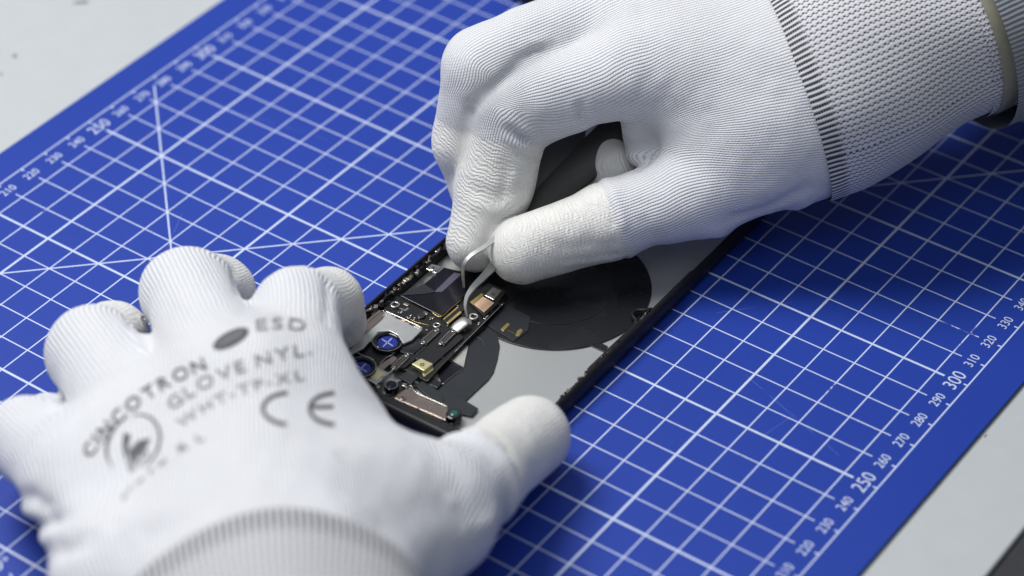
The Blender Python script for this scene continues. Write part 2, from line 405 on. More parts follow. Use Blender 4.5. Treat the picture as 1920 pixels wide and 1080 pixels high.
prof = [(1.8, 0.25), (0.7, 0.7), (0.15, 1.8), (0.0, 3.3), (0.0, 4.6), (0.2, 5.9), (0.7, 6.6), (1.25, 6.75), (1.5, 6.5), (1.55, 5.2), (2.3, 5.1), (2.5, 4.9), (2.55, 1.5), (2.6, 0.6)]
rings = [rrect(i_, 10.5-i_*0.9) for i_, z in prof]; nr = len(rings[0]); V = []; F = []
for (i_, z), rg in zip(prof, rings): V += [(p[0], p[1], z) for p in rg]
for a in range(len(prof)):
    b = (a+1) % len(prof)
    for k in range(nr): F.append((a*nr+k, b*nr+k, b*nr+(k+1) % nr, a*nr+(k+1) % nr))
frame = mesh('frame', V, F, M_black, phone, True)
bm = bmesh.new(); bm.from_mesh(frame.data); bmesh.ops.recalc_face_normals(bm, faces=bm.faces); bm.to_mesh(frame.data); bm.free()
mm_ = frame.modifiers.new('w', 'EDGE_SPLIT'); mm_.split_angle = 0.9
prism('back_glass', rrect(2.0, 8.6), 0.05, 0.58, M_glass, phone)
prism('back_plate', rrect(2.7, 8.0), 0.62, 1.8, M_plate, phone)
prism('plate_rail', [ph(24, 3.0), ph(100, 3.0), ph(100, 4.0), ph(24, 4.0)], 1.82, 3.2, M_black, phone, 0.2)
# wireless charging coil sheet
disc('coil_sheet', (266.7, 115.3), 27.8, 1.83, 2.25, M_foam, phone, 96, 0.08)
disc('coil_ridge', (266.7, 115.3), 17.2, 2.28, 2.36, M_foam, phone, 72, 0.03, r2=16.7)
prism('coil_flex', pxz([(1088, 640), (1134, 661), (1140, 650), (1101, 630)], 2), 1.84, 2.15, M_foam, phone, 0.05)
prism('coil_connector', pxz(c1((1180, 762), (1372, 882), (1480, 800), (1500, 700), (1310, 600), (1240, 660)), 2.4), 2.3, 2.52, M_foam2, phone, 0.05)
for q in (c1((1275, 790), (1325, 740), (1345, 752), (1335, 765), (1295, 805)), c1((1385, 840), (1400, 800), (1425, 785), (1442, 797), (1412, 842))):
    prism('gold_tab', pxz(q, 2.6), 2.54, 2.66, M_gold, phone, 0.02)
for k in range(4):
    box('contact_pad', tuple(at(*c1((1335+k*14, 800+k*7))[0], 2.6)[:2])+(2.6,), (0.06, 0.22, 0.06), 0.1, M_gold, phone, 0)
# graphite sheet that curves round the board end
prism('graphite_sheet', pxz(c2((1010, 90), (1100, 62), (1180, 60), (1245, 105), (1268, 190), (1252, 290), (1222, 390), (1185, 445), (1020, 602), (850, 605), (640, 505), (690, 430), (830, 485), (990, 362), (1034, 200), (1010, 150)), 2.2), 1.84, 2.3, M_foam2, phone, 0.06)
tube('sheet_crease', [at(*c2(q)[0], 2.35) for q in ((1080, 120), (1130, 145), (1155, 195))], [0.07]*3, M_icv, phone, 6)
prism('foil_patch', pxz(c2((905, 300), (1032, 192), (1000, 355), (960, 335)), 2.4), 2.32, 2.45, M_foil, phone)
prism('dark_patch', pxz(c2((800, 375), (880, 305), (990, 362), (830, 485)), 2.4), 2.34, 2.5, M_ic, phone)
tube('sheet_edge_line', [at(*c2(q)[0], 2.55) for q in ((835, 484), (920, 415), (990, 362), (1012, 285), (1032, 200))], [0.09]*5, M_silver, phone, 6)
prism('corner_flex', pxz(c2((800, 560), (1000, 600), (1110, 665), (1060, 720), (900, 690), (820, 640)), 2.6), 2.4, 2.7, M_foam2, phone, 0.08)
# logic board
board = prism('logic_board', pxz(c1((400, 560), (500, 535), (820, 690), (985, 550), (1185, 440), (1315, 505), (1290, 600), (1100, 790), (930, 960), (720, 1180), (600, 1110), (480, 1060), (500, 920), (660, 830), (690, 785), (400, 640)), 4.0), 3.1, 4.0, M_pcb, phone, 0.08)
prism('board_step', pxz(c2((880, 240), (960, 170), (1060, 100), (1100, 60), (1160, 50), (1010, 180), (860, 310), (800, 370), (770, 340)), 3.0), 2.4, 3.2, M_pcb, phone, 0.1)
prism('flex_film', pxz(c1((520, 535), (700, 450), (850, 325), (1000, 360), (1010, 530), (830, 690)), 4.8), 4.3, 4.8, M_ic, phone, 0.1)
prism('film_stripe', pxz(c1((775, 510), (835, 508), (985, 372), (925, 364)), 4.9), 4.82, 4.88, M_icv, phone)
prism('film_fold', pxz(c1((520, 535), (700, 450), (790, 510), (700, 525)), 4.9), 4.82, 4.95, M_foam2, phone)
tube('gold_edge', [at(*c1(q)[0], 4.75) for q in ((755, 662), (826, 696), (905, 630), (990, 558))], [0.10]*4, M_gold, phone, 6)
prism('socket', pxz(c1((840, 715), (985, 595), (1005, 640), (880, 755)), 4.6), 4.1, 4.55, M_pcb, phone, 0.08)
prism('socket_contacts', pxz(c1((868, 738), (880, 752), (986, 664), (970, 652)), 4.65), 4.5, 4.7, M_gold, phone, 0.08)
prism('socket_contacts', pxz(c1((846, 708), (853, 716), (960, 625), (952, 618)), 4.65), 4.5, 4.66, M_gold, phone, 0.05)
pr_ = c1((1040, 580), (1120, 500), (1185, 440), (1315, 505), (1250, 600), (1150, 690))
prism('shield_carrier', pxz(pr_, 5.0), 4.05, 5.0, M_pcb, phone, 0.15)
prism('copper_pad', pxz(c1((1072, 602), (1140, 543), (1228, 592), (1150, 664)), 5.2), 5.02, 5.3, M_copper, phone, 0.3, 3)
st = prism('water_sticker', pxz(c1((1155, 535), (1215, 472), (1283, 500), (1225, 570)), 5.2), 5.02, 5.25, M_silver, phone, 0.12)
sc_ = at(*c1((1215, 524))[0], 5.3); disc('sticker_ring', sc_[:2], 0.55, 5.27, 5.31, M_foam2, st, 16, r2=0.35)
prism('olive_pad', pxz(c1((1045, 585), (1130, 520), (1150, 530), (1065, 605)), 5.1), 5.02, 5.12, M_gold, phone)
tube('lifted_connector', [at(*c1(q)[0], z) for q, z in (((925, 800), 5.0), ((960, 765), 5.6), ((1010, 730), 6.1), ((1055, 735), 5.6))], [1.5, 1.9, 1.9, 1.2], M_can, phone, 12, 6, (1.0, 0.28))
def screw(x, y, z, r, parent=phone, sheet=c1, mat=None):
    p = at(*sheet((x, y))[0], z)
    s = disc('screw', p[:2], r, z-0.5, z, mat or M_silver, parent, 24, 0.12)
    disc('screw_recess', p[:2], r*0.42, z+0.01, z+0.03, M_pcb, s, 12)
    return s
def post(x, y, z, r, parent=phone, sheet=c1):
    p = at(*sheet((x, y))[0], z)
    s = disc('screw_post', p[:2], r, z-1.2, z, M_silver, parent, 28, 0.1, r2=r*0.55)
    disc('post_core', p[:2], r*0.5, z-1.2, z-0.35, M_foam, s, 14)
    return s
post(1072, 690, 5.3, 1.35); post(795, 755, 4.9, 1.1); post(483, 600, 4.9, 1.35)
br = prism('corner_bracket', pxz(c1((715, 335), (757, 298), (835, 318), (790, 368)), 5.4), 5.0, 5.4, M_silver, phone, 0.1); screw(770, 330, 5.9, 1.0, br)
prism('small_mark', pxz(c1((510, 632), (560, 652), (588, 632), (574, 625), (556, 638), (522, 625)), 4.2), 4.02, 4.12, M_silver, phone)
p = at(*c1((680, 685))[0], 4.4); disc('dark_button', p[:2], 1.3, 4.02, 4.6, M_foam2, phone, 24, 0.3)
def connector(x0, y0, x1, y1, wpx, z, sheet=c1):
    a = at(*sheet((x0, y0))[0], z); b = at(*sheet((x1, y1))[0], z); d = (b-a)[:2]; L = np.linalg.norm(d); an = math.atan2(d[1], d[0]); c = (a+b)/2
    e = box('board_connector', (c[0], c[1], z-0.25), (L/2, 1.25, 0.3), an, M_pcb, phone, 0.1)
    for s in (-1, 1):
        off_ = np.array([-math.sin(an), math.cos(an)])*0.85*s
        box('connector_rail', (c[0]+off_[0], c[1]+off_[1], z+0.12), (L/2-0.7, 0.10, 0.06), an, M_silver, e, 0)
        q = c[:2]+np.array([math.cos(an), math.sin(an)])*(L/2-0.2)*s
        disc('connector_clip', q, 0.62, z+0.05, z+0.25, M_silver, e, 14, 0.05, r2=0.36)
    n_ = 9
    for k in range(n_):
        t = (k+0.5)/n_-0.5; q = c[:2]+np.array([math.cos(an), math.sin(an)])*(L-2.0)*t
        box('connector_pin', (q[0], q[1], z+0.10), (0.09, 0.55, 0.05), an, M_bronze, e, 0)
connector(690, 895, 800, 795, 0, 5.0); connector(825, 900, 925, 800, 0, 5.0); connector(470, 1085, 575, 985, 0, 4.8)
for (q, z, m) in ((c1((520, 900), (640, 850), (700, 880), (560, 970), (500, 940)), 4.5, M_foam), (c1((600, 905), (660, 860), (720, 930), (650, 985)), 4.7, M_pcb), (c2((510, 425), (575, 380), (665, 420), (600, 482)), 4.4, M_foam2), (c2((720, 470), (760, 425), (840, 470), (800, 510)), 3.0, M_pcb)):
    prism('chip', pxz(q, z), z-0.7, z, m, phone, 0.12)
for r_ in range(3):
    for k in range(5):
        if random.random() < 0.25: continue
        q = at(*c1((705+k*24+r_*16, 972-k*16+r_*16))[0], 4.2)
        box('solder_pad', (q[0], q[1], 4.08), (0.26+0.12*random.random(), 0.20+0.12*random.random(), 0.06), 0.55, M_foil, phone, 0)
for k in range(26):
    x = random.uniform(520, 1000); y = 1230-0.72*x+random.uniform(-60, 60)+110
    q = at(*c1((x, y))[0], 4.3)
    box('resistor', (q[0], q[1], 4.15), (0.28, 0.16, 0.14), random.choice((0.0, 1.57)), random.choice((M_foil, M_bronze, M_pcb, M_pcb)), phone, 0.03)
prism('copper_tape', pxz(c2((872, 238), (950, 172), (985, 182), (890, 262)), 3.4), 3.22, 3.34, M_copper, phone, 0.04)
prism('brass_strip', pxz(c2((890, 300), (900, 270), (1000, 190), (1000, 205), (930, 290)), 2.6), 2.5, 2.66, M_bronze, phone, 0.03)
# gold square shield with hole
g_ = prism('gold_shield', pxz(c2((608, 328), (678, 287), (768, 328), (700, 380)), 5.6), 4.3, 5.6, M_olive, phone, 0.15)
p = at(*c2((687, 334))[0], 5.62); disc('shield_hole', p[:2], 0.62, 5.61, 5.66, M_pcb, g_, 18, r2=0.33)
prism('gold_foot', pxz(c2((680, 385), (765, 340), (772, 370), (700, 425)), 4.4), 3.4, 4.4, M_olive, phone, 0.1)
f_ = prism('flash_module', pxz(c2((246, 432), (330, 345), (445, 395), (342, 486)), 5.2), 4.3, 5.2, M_silver, phone, 0.2)
prism('flash_window', pxz(c2((285, 420), (335, 372), (405, 400), (345, 452)), 5.25), 5.21, 5.28, M_olive, f_, 0.02)
tube('antenna_spring', [at(*c2(q)[0], 5.7) for q in ((395, 425), (430, 405), (465, 380))], [0.28]*3, M_silver, phone, 8)
# camera bay
prism('camera_bay', pxz(c1((150, 975), (385, 745), (620, 850), (560, 900), (500, 960), (330, 1130), (180, 1130)), 4.6), 2.0, 4.55, M_foam, phone, 0.2)
wall = prism('bay_wall', pxz(c1((60, 890), (365, 640), (400, 668), (395, 705), (120, 950)), 6.2), 2.0, 6.2, M_bronze, phone, 0.15)
tube('wall_edge', [at(*c1(q)[0], 6.3) for q in ((95, 905), (370, 660), (398, 690))], [0.12]*3, M_silver, wall, 6)
plate = prism('camera_bracket', pxz(c1((392, 690), (400, 645), (695, 782), (610, 868), (545, 895), (500, 830), (440, 800), (360, 805), (300, 870), (250, 925), (150, 975), (140, 945)), 6.0), 5.3, 6.0, M_plate, phone, 0.15)
tube('bracket_lip', [at(*c1(q)[0], 6.2) for q in ((400, 650), (545, 712), (692, 782))], [0.18]*3, M_silver, plate, 8)
for k, m in enumerate((M_bronze, M_pcb, M_copper, M_bronze, M_pcb, M_silver)):
    x = 480+k*34; y = 690+k*16
    q = at(*c1((x, y))[0], 6.1); box('bracket_slot', (q[0], q[1], 6.08), (0.42, 1.0, 0.05), 0.05, m, plate, 0.02)
def lens(x, y, rr):
    p = at(*c1((x, y))[0], 5.6)
    e = disc('lens_ring', p[:2], rr, 4.4, 5.9, M_ic, phone, 40, 0.35, r2=rr*0.70)
    disc('ring_edge', p[:2], rr*0.98, 5.92, 5.97, M_silver, e, 40, r2=rr*0.94)
    l = disc('lens_glass', p[:2], rr*0.69, 4.6, 5.35, M_lensb, e, 32, 0.3)
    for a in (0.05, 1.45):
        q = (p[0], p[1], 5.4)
        box('painted_grid_view', q, (rr*0.5, 0.16, 0.03), a, M_lensx, l, 0)  # painted cross stands in for mat grid lines showing through the glass
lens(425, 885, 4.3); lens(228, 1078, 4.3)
tube('bay_wire', [at(*c1(q)[0], 5.6) for q in ((190, 958), (235, 985), (285, 1000), (322, 1020))], [0.17, 0.22, 0.2, 0.14], M_silver, phone, 7)
tube('bay_wire', [at(*c1(q)[0], 6.1) for q in ((285, 880), (310, 882), (335, 915), (368, 930))], [0.12]*4, M_silver, phone, 7)
tube('bay_wire', [at(*c1(q)[0], 5.0) for q in ((370, 1050), (420, 1000), (455, 985), (482, 960))], [0.12]*4, M_silver, phone, 7)
# front bracket, earpiece parts
prism('front_filler', [ph(2.4, 9), ph(7.0, 9), ph(6.2, 52), ph(2.4, 56)], 1.85, 3.9, M_pcb, phone, 0.2)
fb = prism('speaker_bracket', pxz(c2((478, 586), (498, 560), (598, 492), (640, 545), (885, 655), (862, 752)), 4.4), 3.2, 4.4, M_bronze, phone, 0.15)
tube('bracket_rim', [at(*c2(q)[0], 4.75) for q in ((565, 510), (600, 492), (640, 545), (760, 600), (882, 655))], [0.16]*5, M_silver, fb, 8)
screw(540, 580, 4.75, 0.9, fb, c2, M_bronze)
for x, y in ((648, 608), (655, 662), (835, 745), (750, 665), (555, 492)):
    p = at(*c2((x, y))[0], 4.45); disc('dimple', p[:2], 0.28, 4.41, 4.6, M_silver, fb, 10)
p = at(*c2((455, 490))[0], 4.6); e = disc('front_camera', p[:2], 2.0, 2.6, 4.8, M_ic, phone, 30, 0.4); disc('camera_rim', p[:2], 1.75, 4.82, 4.9, M_silver, e, 30, r2=1.6); disc('camera_glass', p[:2], 1.1, 4.82, 4.95, M_glass, e, 20, 0.05)
p = at(*c2((925, 705))[0], 4.6); e = disc('sensor_barrel', p[:2], 2.2, 2.6, 4.8, M_ic, phone, 30, 0.4); disc('sensor_rim', p[:2], 1.7, 4.82, 4.95, M_foam2, e, 30, r2=1.2); disc('sensor_glass', p[:2], 1.1, 4.6, 5.1, M_teal, e, 20, 0.3)
# clips, springs and glue crumbs along the inner ledges
def crumbs(x0, x1, side, n, zc):
    for k in range(n):
        x = x0+(x1-x0)*(k+random.random()*0.6)/n
        y = 1.9+random.uniform(-0.3, 0.7) if side == 0 else PW-1.9-random.uniform(-0.3, 1.3)
        q = ph(x, y); s = random.uniform(0.35, 1.0)
        box('clip', (q[0], q[1], zc+random.uniform(-0.3, 0.5)), (s*random.uniform(0.5, 1.6), s*random.uniform(0.2, 0.6), random.uniform(0.15, 0.5)), PA+random.uniform(-0.6, 0.6), random.choice((M_silver, M_black, M_black, M_bronze, M_pcb)), phone, 0.06)
crumbs(16, 46, 0, 34, 5.6); crumbs(46, 80, 0, 10, 5.3); crumbs(26, 70, 1, 44, 5.6); crumbs(26, 60, 1, 16, 4.4)
prism('side_clip', [ph(46, 2.7), ph(70, 2.7), ph(70, 3.7), ph(46, 3.9)], 3.25, 4.6, M_black, phone, 0.15)
tube('hook_spring', [tuple(ph(69, 3.6))+(3.6,), tuple(ph(71.5, 4.4))+(3.8,), tuple(ph(73, 6.6))+(3.6,), tuple(ph(75.5, 6.9))+(3.4,), tuple(ph(77, 4.8))+(3.6,), tuple(ph(78.5, 3.6))+(3.6,)], [0.5, 0.6, 0.6, 0.6, 0.6, 0.5], M_black, phone, 8)
tube('rail_glint', [tuple(ph(x, 3.3))+(3.35,) for x in (36, 46, 56, 67)], [0.12]*4, M_silver, phone, 6)

# more board furniture: shielded cans, cable ends, edge clips, adhesive
for q, z, m in ((((600, 560), (640, 540), (668, 556), (628, 578)), 4.6, M_silver), (((556, 585), (592, 600), (580, 615), (545, 600)), 4.3, M_bronze), (((700, 650), (735, 665), (722, 680), (688, 664)), 4.35, M_bronze), (((900, 520+300), (935, 838), (915, 860), (882, 842)), 4.4, M_bronze)):
    prism('shield_can', pxz(c1(*q), z), 4.02, z, m, phone, 0.08)
for x, y in ((440, 590), (530, 655), (600, 690), (650, 712), (745, 700), (770, 790), (850, 800), (960, 850), (620, 1010), (560, 1040), (735, 1010), (850, 985), (1010, 800), (1100, 745), (1160, 700), (1220, 650), (1275, 600)):
    for k in range(3):
        q = at(*c1((x+random.uniform(-26, 26), y+random.uniform(-14, 14)))[0], 4.4)
        box('capacitor', (q[0], q[1], 4.2), (random.uniform(0.18, 0.4), random.uniform(0.12, 0.24), 0.18), random.choice((0.0, 0.0, 1.57)), random.choice((M_silver, M_foil, M_bronze, M_pcb)), phone, 0.03)
tube('trace_line', [at(*c1(q)[0], 4.06) for q in ((560, 690), (640, 735), (740, 760))], [0.06]*3, M_gold, phone, 5)
tube('board_rim', [at(*c1(q)[0], 4.1) for q in ((930, 960), (1100, 790), (1290, 602))], [0.08]*3, M_foil, phone, 5)
tube('board_rim', [at(*c1(q)[0], 4.1) for q in ((725, 1178), (800, 1095), (925, 965))], [0.08]*3, M_bronze, phone, 5)
for q in (c2((225, 540), (260, 560), (255, 575), (220, 556)), c2((330, 478), (350, 470), (372, 500), (352, 512)), c2((545, 470), (575, 478), (562, 498), (535, 488))):
    prism('bracket_tab', pxz(q, 4.6), 3.6, 4.6, M_silver, phone, 0.08)
sh = prism('flex_cable', pxz(c2((640, 490), (700, 440), (840, 560), (850, 640), (760, 596)), 3.2), 2.5, 3.1, M_foam2, phone, 0.1)
prism('flex_cable', pxz(c2((480, 470), (560, 440), (640, 500), (600, 495), (500, 560)), 3.4), 2.6, 3.4, M_pcb, phone, 0.1)
prism('flex_cable', pxz(c1((655, 875), (770, 775), (935, 775), (1000, 850), (760, 1060), (640, 1010), (560, 1075), (455, 1080), (560, 960), (690, 960)), 4.6), 4.05, 4.6, M_pcb, phone, 0.1)
prism('flex_cable', pxz(c1((480, 905), (600, 835), (660, 850), (700, 905), (620, 975), (530, 960)), 5.0), 4.62, 4.95, M_foam, phone, 0.12)
prism('bracket_arm', pxz(c1((300, 1100), (470, 985), (500, 1000), (360, 1120)), 5.0), 4.3, 4.9, M_bronze, phone, 0.08)
prism('bracket_arm', pxz(c2((430, 300), (470, 270), (500, 290), (455, 330)), 5.2), 4.3, 5.1, M_bronze, phone, 0.08)

# ------------------------------------------------------------------ tweezers
M_steel = simple('tweezer_steel', (0.80, 0.79, 0.77), 0.33, metal=0.7, noise=0.12, nscale=500)
M_steel2 = simple('dull_steel', (0.26, 0.27, 0.27), 0.35, metal=0.85, noise=0.15, nscale=500)
M_tblack = simple('black_coated_steel', (0.022, 0.022, 0.019), 0.5, metal=0.0, noise=0.15, nscale=400, bump=0.00002)
M_tgrey = simple('worn_grey_steel', (0.085, 0.085, 0.08), 0.5, metal=0.3, noise=0.15, nscale=300)
tw = empty('tweezers', at(870, 537, 0), 'fine curved silver tweezers with dark flat handles, tips down on the phone board', 'tweezers')
def bar(name, P, hw, ht, nrm, mat, parent, n=6):
    Q = smooth_path(P, n); m = len(Q); tt = np.linspace(0, len(P)-1, m)
    W_ = np.interp(tt, range(len(P)), hw); T_ = np.interp(tt, range(len(P)), ht)
    V = []; F = []
    for i, q in enumerate(Q):
        t = Q[min(i+1, m-1)]-Q[max(i-1, 0)]; t /= np.linalg.norm(t); s = np.cross(t, nrm); s /= np.linalg.norm(s); w = np.cross(s, t)
        for a, b in ((-1, -.7), (-.85, -1), (.85, -1), (1, -.7), (1, .7), (.85, 1), (-.85, 1), (-1, .7)): V.append(q+s*a*W_[i]+w*b*T_[i])
    for i in range(m-1):
        for k in range(8): F.append((i*8+k, i*8+(k+1) % 8, (i+1)*8+(k+1) % 8, (i+1)*8+k))
    F.append(tuple(range(8))[::-1]); F.append(tuple((m-1)*8+k for k in range(8)))
    o = mesh(name, V, F, mat, parent, True); bm = bmesh.new(); bm.from_mesh(o.data); bmesh.ops.recalc_face_normals(bm, faces=bm.faces); bm.to_mesh(o.data); bm.free()
    md = o.modifiers.new('s', 'EDGE_SPLIT'); md.split_angle = 0.6
    return o
nc = -RM[2]*0.8+np.array([0, 0, 0.35]); nc /= np.linalg.norm(nc)
bar('tip', [at(870, 538, 7.5), at(868, 515, 12.5), at(870, 496, 16.5), at(882, 480, 18.5), at(905, 465, 19.5), at(935, 443, 20.0), at(965, 420, 21)], [0.34, 0.46, 0.54, 0.58, 0.66, 0.8, 1.1], [0.32, 0.42, 0.45, 0.5, 0.55, 0.55, 0.55], nc, M_steel, tw)
bar('tip', [at(876, 594, 6.6), at(872, 574, 8.8), at(876, 555, 10.6), at(888, 538, 12.0), at(906, 520, 12.8), at(928, 496, 13.4), at(960, 455, 15)], [0.24, 0.42, 0.62, 0.85, 1.05, 1.3, 1.6], [0.3, 0.35, 0.4, 0.45, 0.5, 0.5, 0.5], nc, M_steel2, tw)
bar('handle', [at(950, 425, 15.5), at(978, 385, 18.5), at(1020, 325, 23), at(1075, 262, 28), at(1140, 195, 34), at(1230, 125, 42)], [1.6, 2.8, 4.6, 6.0, 6.5, 6.5], [0.7]*6, nc, M_tgrey, tw)
bar('handle', [at(940, 462, 14.0), at(975, 425, 16.0), at(1040, 362, 21), at(1120, 285, 28), at(1200, 205, 36), at(1265, 145, 42)], [1.6, 3.0, 4.6, 5.4, 5.4, 5.4], [1.3]*6, nc, M_tblack, tw)

# ------------------------------------------------------------------ hands: one continuous surface each
def smin(a, b, k):
    h = np.clip(k-np.abs(a-b), 0, None)/k
    return np.minimum(a, b)-h*h*k*0.25
def cone(P, a, b, ra, rb, n=None, s=1.0):
    ab = b-a; v = P-a
    t = np.clip((v @ ab)/(ab @ ab), 0, 1)
    w = v-t[..., None]*ab
    if n is not None: w = w+(w @ n)[..., None]*n*(1/s-1)
    d = np.sqrt((w*w).sum(-1))
    return d-(ra+(rb-ra)*t), t
class Hand:
    def __init__(s): s.hide_uv = False; s.groups = []; s.grooves = []; s.coat = {}
    def group(s, name, k_in, k_out, bones, coat=None):
        """bones: (a, ra, b, rb, [flatten normal, factor])"""
        s.groups.append((name, k_in, k_out, [(np.array(b[0], float), b[1], np.array(b[2], float), b[3])+tuple(b[4:]) for b in bones], coat))
    def f(s, P):
        """fingers meet each other with tight creases, then melt into the palm"""
        P = P.astype(np.float32); palm = None; parts = []
        for name, kin, kout, bones, coat in s.groups:
            d = None
            for b in bones:
                n = np.array(b[4]) if len(b) > 4 else None
                q, _ = cone(P, b[0].astype(np.float32), b[2].astype(np.float32), b[1], b[3], n, b[5] if len(b) > 4 else 1.0)
                d = q if d is None else smin(d, q, kin)
            if name == 'palm': palm = d
            else: parts.append((d, kout))
        F_ = None
        for d, k in parts:
            g = smin(palm, d, k)
            F_ = g if F_ is None else smin(F_, g, 1.6)
        for (pa, pb, w, dep) in s.grooves:
            pass
        if s.cut is not None:
            c, nrm = s.cut
            F_ = np.maximum(F_, (P-np.array(c, np.float32)) @ np.array(nrm, np.float32))
        return F_
def surface_nets(fun, lo, hi, h):
    ax = [np.arange(lo[i], hi[i]+h, h) for i in range(3)]
    n = [len(a) for a in ax]
    vol = np.empty(n, np.float32)
    Y, Z = np.meshgrid(ax[1], ax[2], indexing='ij')
    step = 24
    for i in range(0, n[0], step):
        xs = ax[0][i:i+step]
        P = np.empty((len(xs),)+Y.shape+(3,), np.float32)
        P[..., 0] = xs[:, None, None]; P[..., 1] = Y; P[..., 2] = Z
        vol[i:i+step] = fun(P)
    S = vol < 0
    acc = np.zeros((n[0]-1, n[1]-1, n[2]-1, 3), np.float32); cnt = np.zeros(acc.shape[:3], np.float32)
    cs = [slice(None)]*3
    def edges(axis):
        a = [slice(None)]*3; b = [slice(None)]*3
        a[axis] = slice(0, -1); b[axis] = slice(1, None)
        va, vb = vol[tuple(a)], vol[tuple(b)]; sa, sb = S[tuple(a)], S[tuple(b)]
        cr = sa != sb
        t = np.where(cr, va/np.where(cr, va-vb, 1), 0)
        return cr, t, sa
    for axis in range(3):
        cr, t, _ = edges(axis)
        o1, o2 = [i for i in range(3) if i != axis]
        for d1 in (0, 1):
            for d2 in (0, 1):
                sl = [slice(None)]*3
                sl[o1] = slice(d1, n[o1]-1+d1); sl[o2] = slice(d2, n[o2]-1+d2)
                c = cr[tuple(sl)]; tt = t[tuple(sl)]
                cnt += c
                acc[..., axis] += np.where(c, tt, 0)
                if d1: acc[..., o1] += c
                if d2: acc[..., o2] += c
    act = cnt > 0
    idx = -np.ones(cnt.shape, np.int64); idx[act] = np.arange(act.sum())
    I = np.argwhere(act)
    V = np.array(lo, np.float32)+h*(I+acc[act]/cnt[act][:, None])
    quads = []
    for axis in range(3):
        cr, t, sa = edges(axis)
        o1, o2 = (axis+1) % 3, (axis+2) % 3
        E_ = np.argwhere(cr)
        ok = (E_[:, o1] > 0) & (E_[:, o2] > 0) & (E_[:, o1] < n[o1]-1) & (E_[:, o2] < n[o2]-1)
        E_ = E_[ok]; inside = sa[tuple(E_.T)]
        def cell(d1, d2):
            c = E_.copy(); c[:, o1] -= d1; c[:, o2] -= d2
            return idx[tuple(c.T)]
        q = np.stack([cell(1, 1), cell(0, 1), cell(0, 0), cell(1, 0)], 1)
        q[~inside] = q[~inside][:, ::-1]
        quads.append(q)
    return V.astype(np.float64), np.concatenate(quads)
def grad(fun, P, e=0.25):
    g = np.empty_like(P)
    for i in range(3):
        d = np.zeros(3); d[i] = e
        g[:, i] = fun(P+d)-fun(P-d)
    return g/(np.linalg.norm(g, axis=1, keepdims=True)+1e-9)
def wnoise(P, scale, seed, n=14):
    r = np.random.default_rng(seed); out = np.zeros(len(P))
    for i in range(n):
        k = r.normal(size=3); k *= (0.6+0.9*r.random())/np.linalg.norm(k)*2*math.pi/scale
        out += np.sin(P @ k+r.random()*6.28)
    return out/math.sqrt(n)
def segdist(P, a, b):
    ab = b-a; t = np.clip(((P-a) @ ab)/(ab @ ab), 0, 1)
    return np.linalg.norm(P-a-t[:, None]*ab, axis=1)
def chain_uv(P, hand, lat, dors, u_origin, u_dir):
    ax = hand.axis; ad = ax[1]-ax[0]; ad = ad/np.linalg.norm(ad); al = lat-ad*(lat @ ad); al /= np.linalg.norm(al); au = np.cross(ad, al)
    if au @ dors < 0: au = -au
    def cyl(p):
        q = p-ax[0]; return q @ ad, np.arctan2(q @ al, (q @ au)+14)*44
    """millimetres along and around the knit: each bone maps its own cloth, neighbours blend"""
    U = np.zeros(len(P)); V_ = np.zeros(len(P)); W = np.zeros(len(P)); coat = np.zeros(len(P))
    for name, kin, kout, bones, ct in hand.groups:
        if name == 'fold': continue
        muted = hand.hide_uv and name in ('ring', 'little')
        acc = 0.0; up_ = np.array(dors, float); side = 1.0
        for bi, b in enumerate(bones):
            if name == 'index' and bi == 3: continue
            d, t = cone(P, b[0], b[2], b[1], b[3])
            L = np.linalg.norm(b[2]-b[0]); D = (b[2]-b[0])/L
            w = (np.exp(-np.clip(d, -3, 60)/2.0)+1e-12)*(0 if muted else 1)
            if name == 'palm': up_ = np.array(dors, float)
            up_ = up_-D*(up_ @ D); up_ /= np.linalg.norm(up_)+1e-9; up = up_
            lt = np.cross(up, D)
            if bi == 0: side = 1.0 if lt @ lat > 0 else -1.0
            lt = lt*side
            v = P-b[0]; tt = (v @ D)
            over = np.maximum(0, -tt-1.5)*(bi > 0)+np.maximum(0, tt-L-1.5)*(bi < len(bones)-1)
            if name != 'palm': w = w*np.exp(-np.minimum(over, 20)/2.0)
            x = v @ lt; y = v @ up
            r = b[1]+(b[3]-b[1])*t
            ang = np.arctan2(x, y)                      # 0 on the dorsal side
            if name == 'palm':
                cu_, cv_ = cyl(P); U += w*cu_; V_ += w*cv_
            else:
                bu, bv = cyl(bones[0][0]+up*bones[0][1])
                U += w*(bu+acc+tt); V_ += w*(bv+ang*0.5*(bones[0][1]+bones[-1][3]))
            W += w
            acc += L
        if ct is not None:
            # distance along the chain, coated beyond ct mm
            best = np.full(len(P), 1e9); s_ = np.zeros(len(P)); acc = 0
            for b in bones[:3]:
                d, t = cone(P, b[0], b[2], b[1], b[3]); L = np.linalg.norm(b[2]-b[0])
                D = (b[2]-b[0])/L; ss = acc+np.clip((P-b[0]) @ D, -9, L+20)
                m = d < best; best = np.where(m, d, best); s_ = np.where(m, ss, s_); acc += L
            own = best < 2.5
            for n2, *_r in hand.groups:
                pass
            coat = np.maximum(coat, np.where(own, np.clip((s_-ct)/0.8+0.5, 0, 1), 0))
            hand.coat[name] = (s_-ct, own)
    return U/W, V_/W, coat
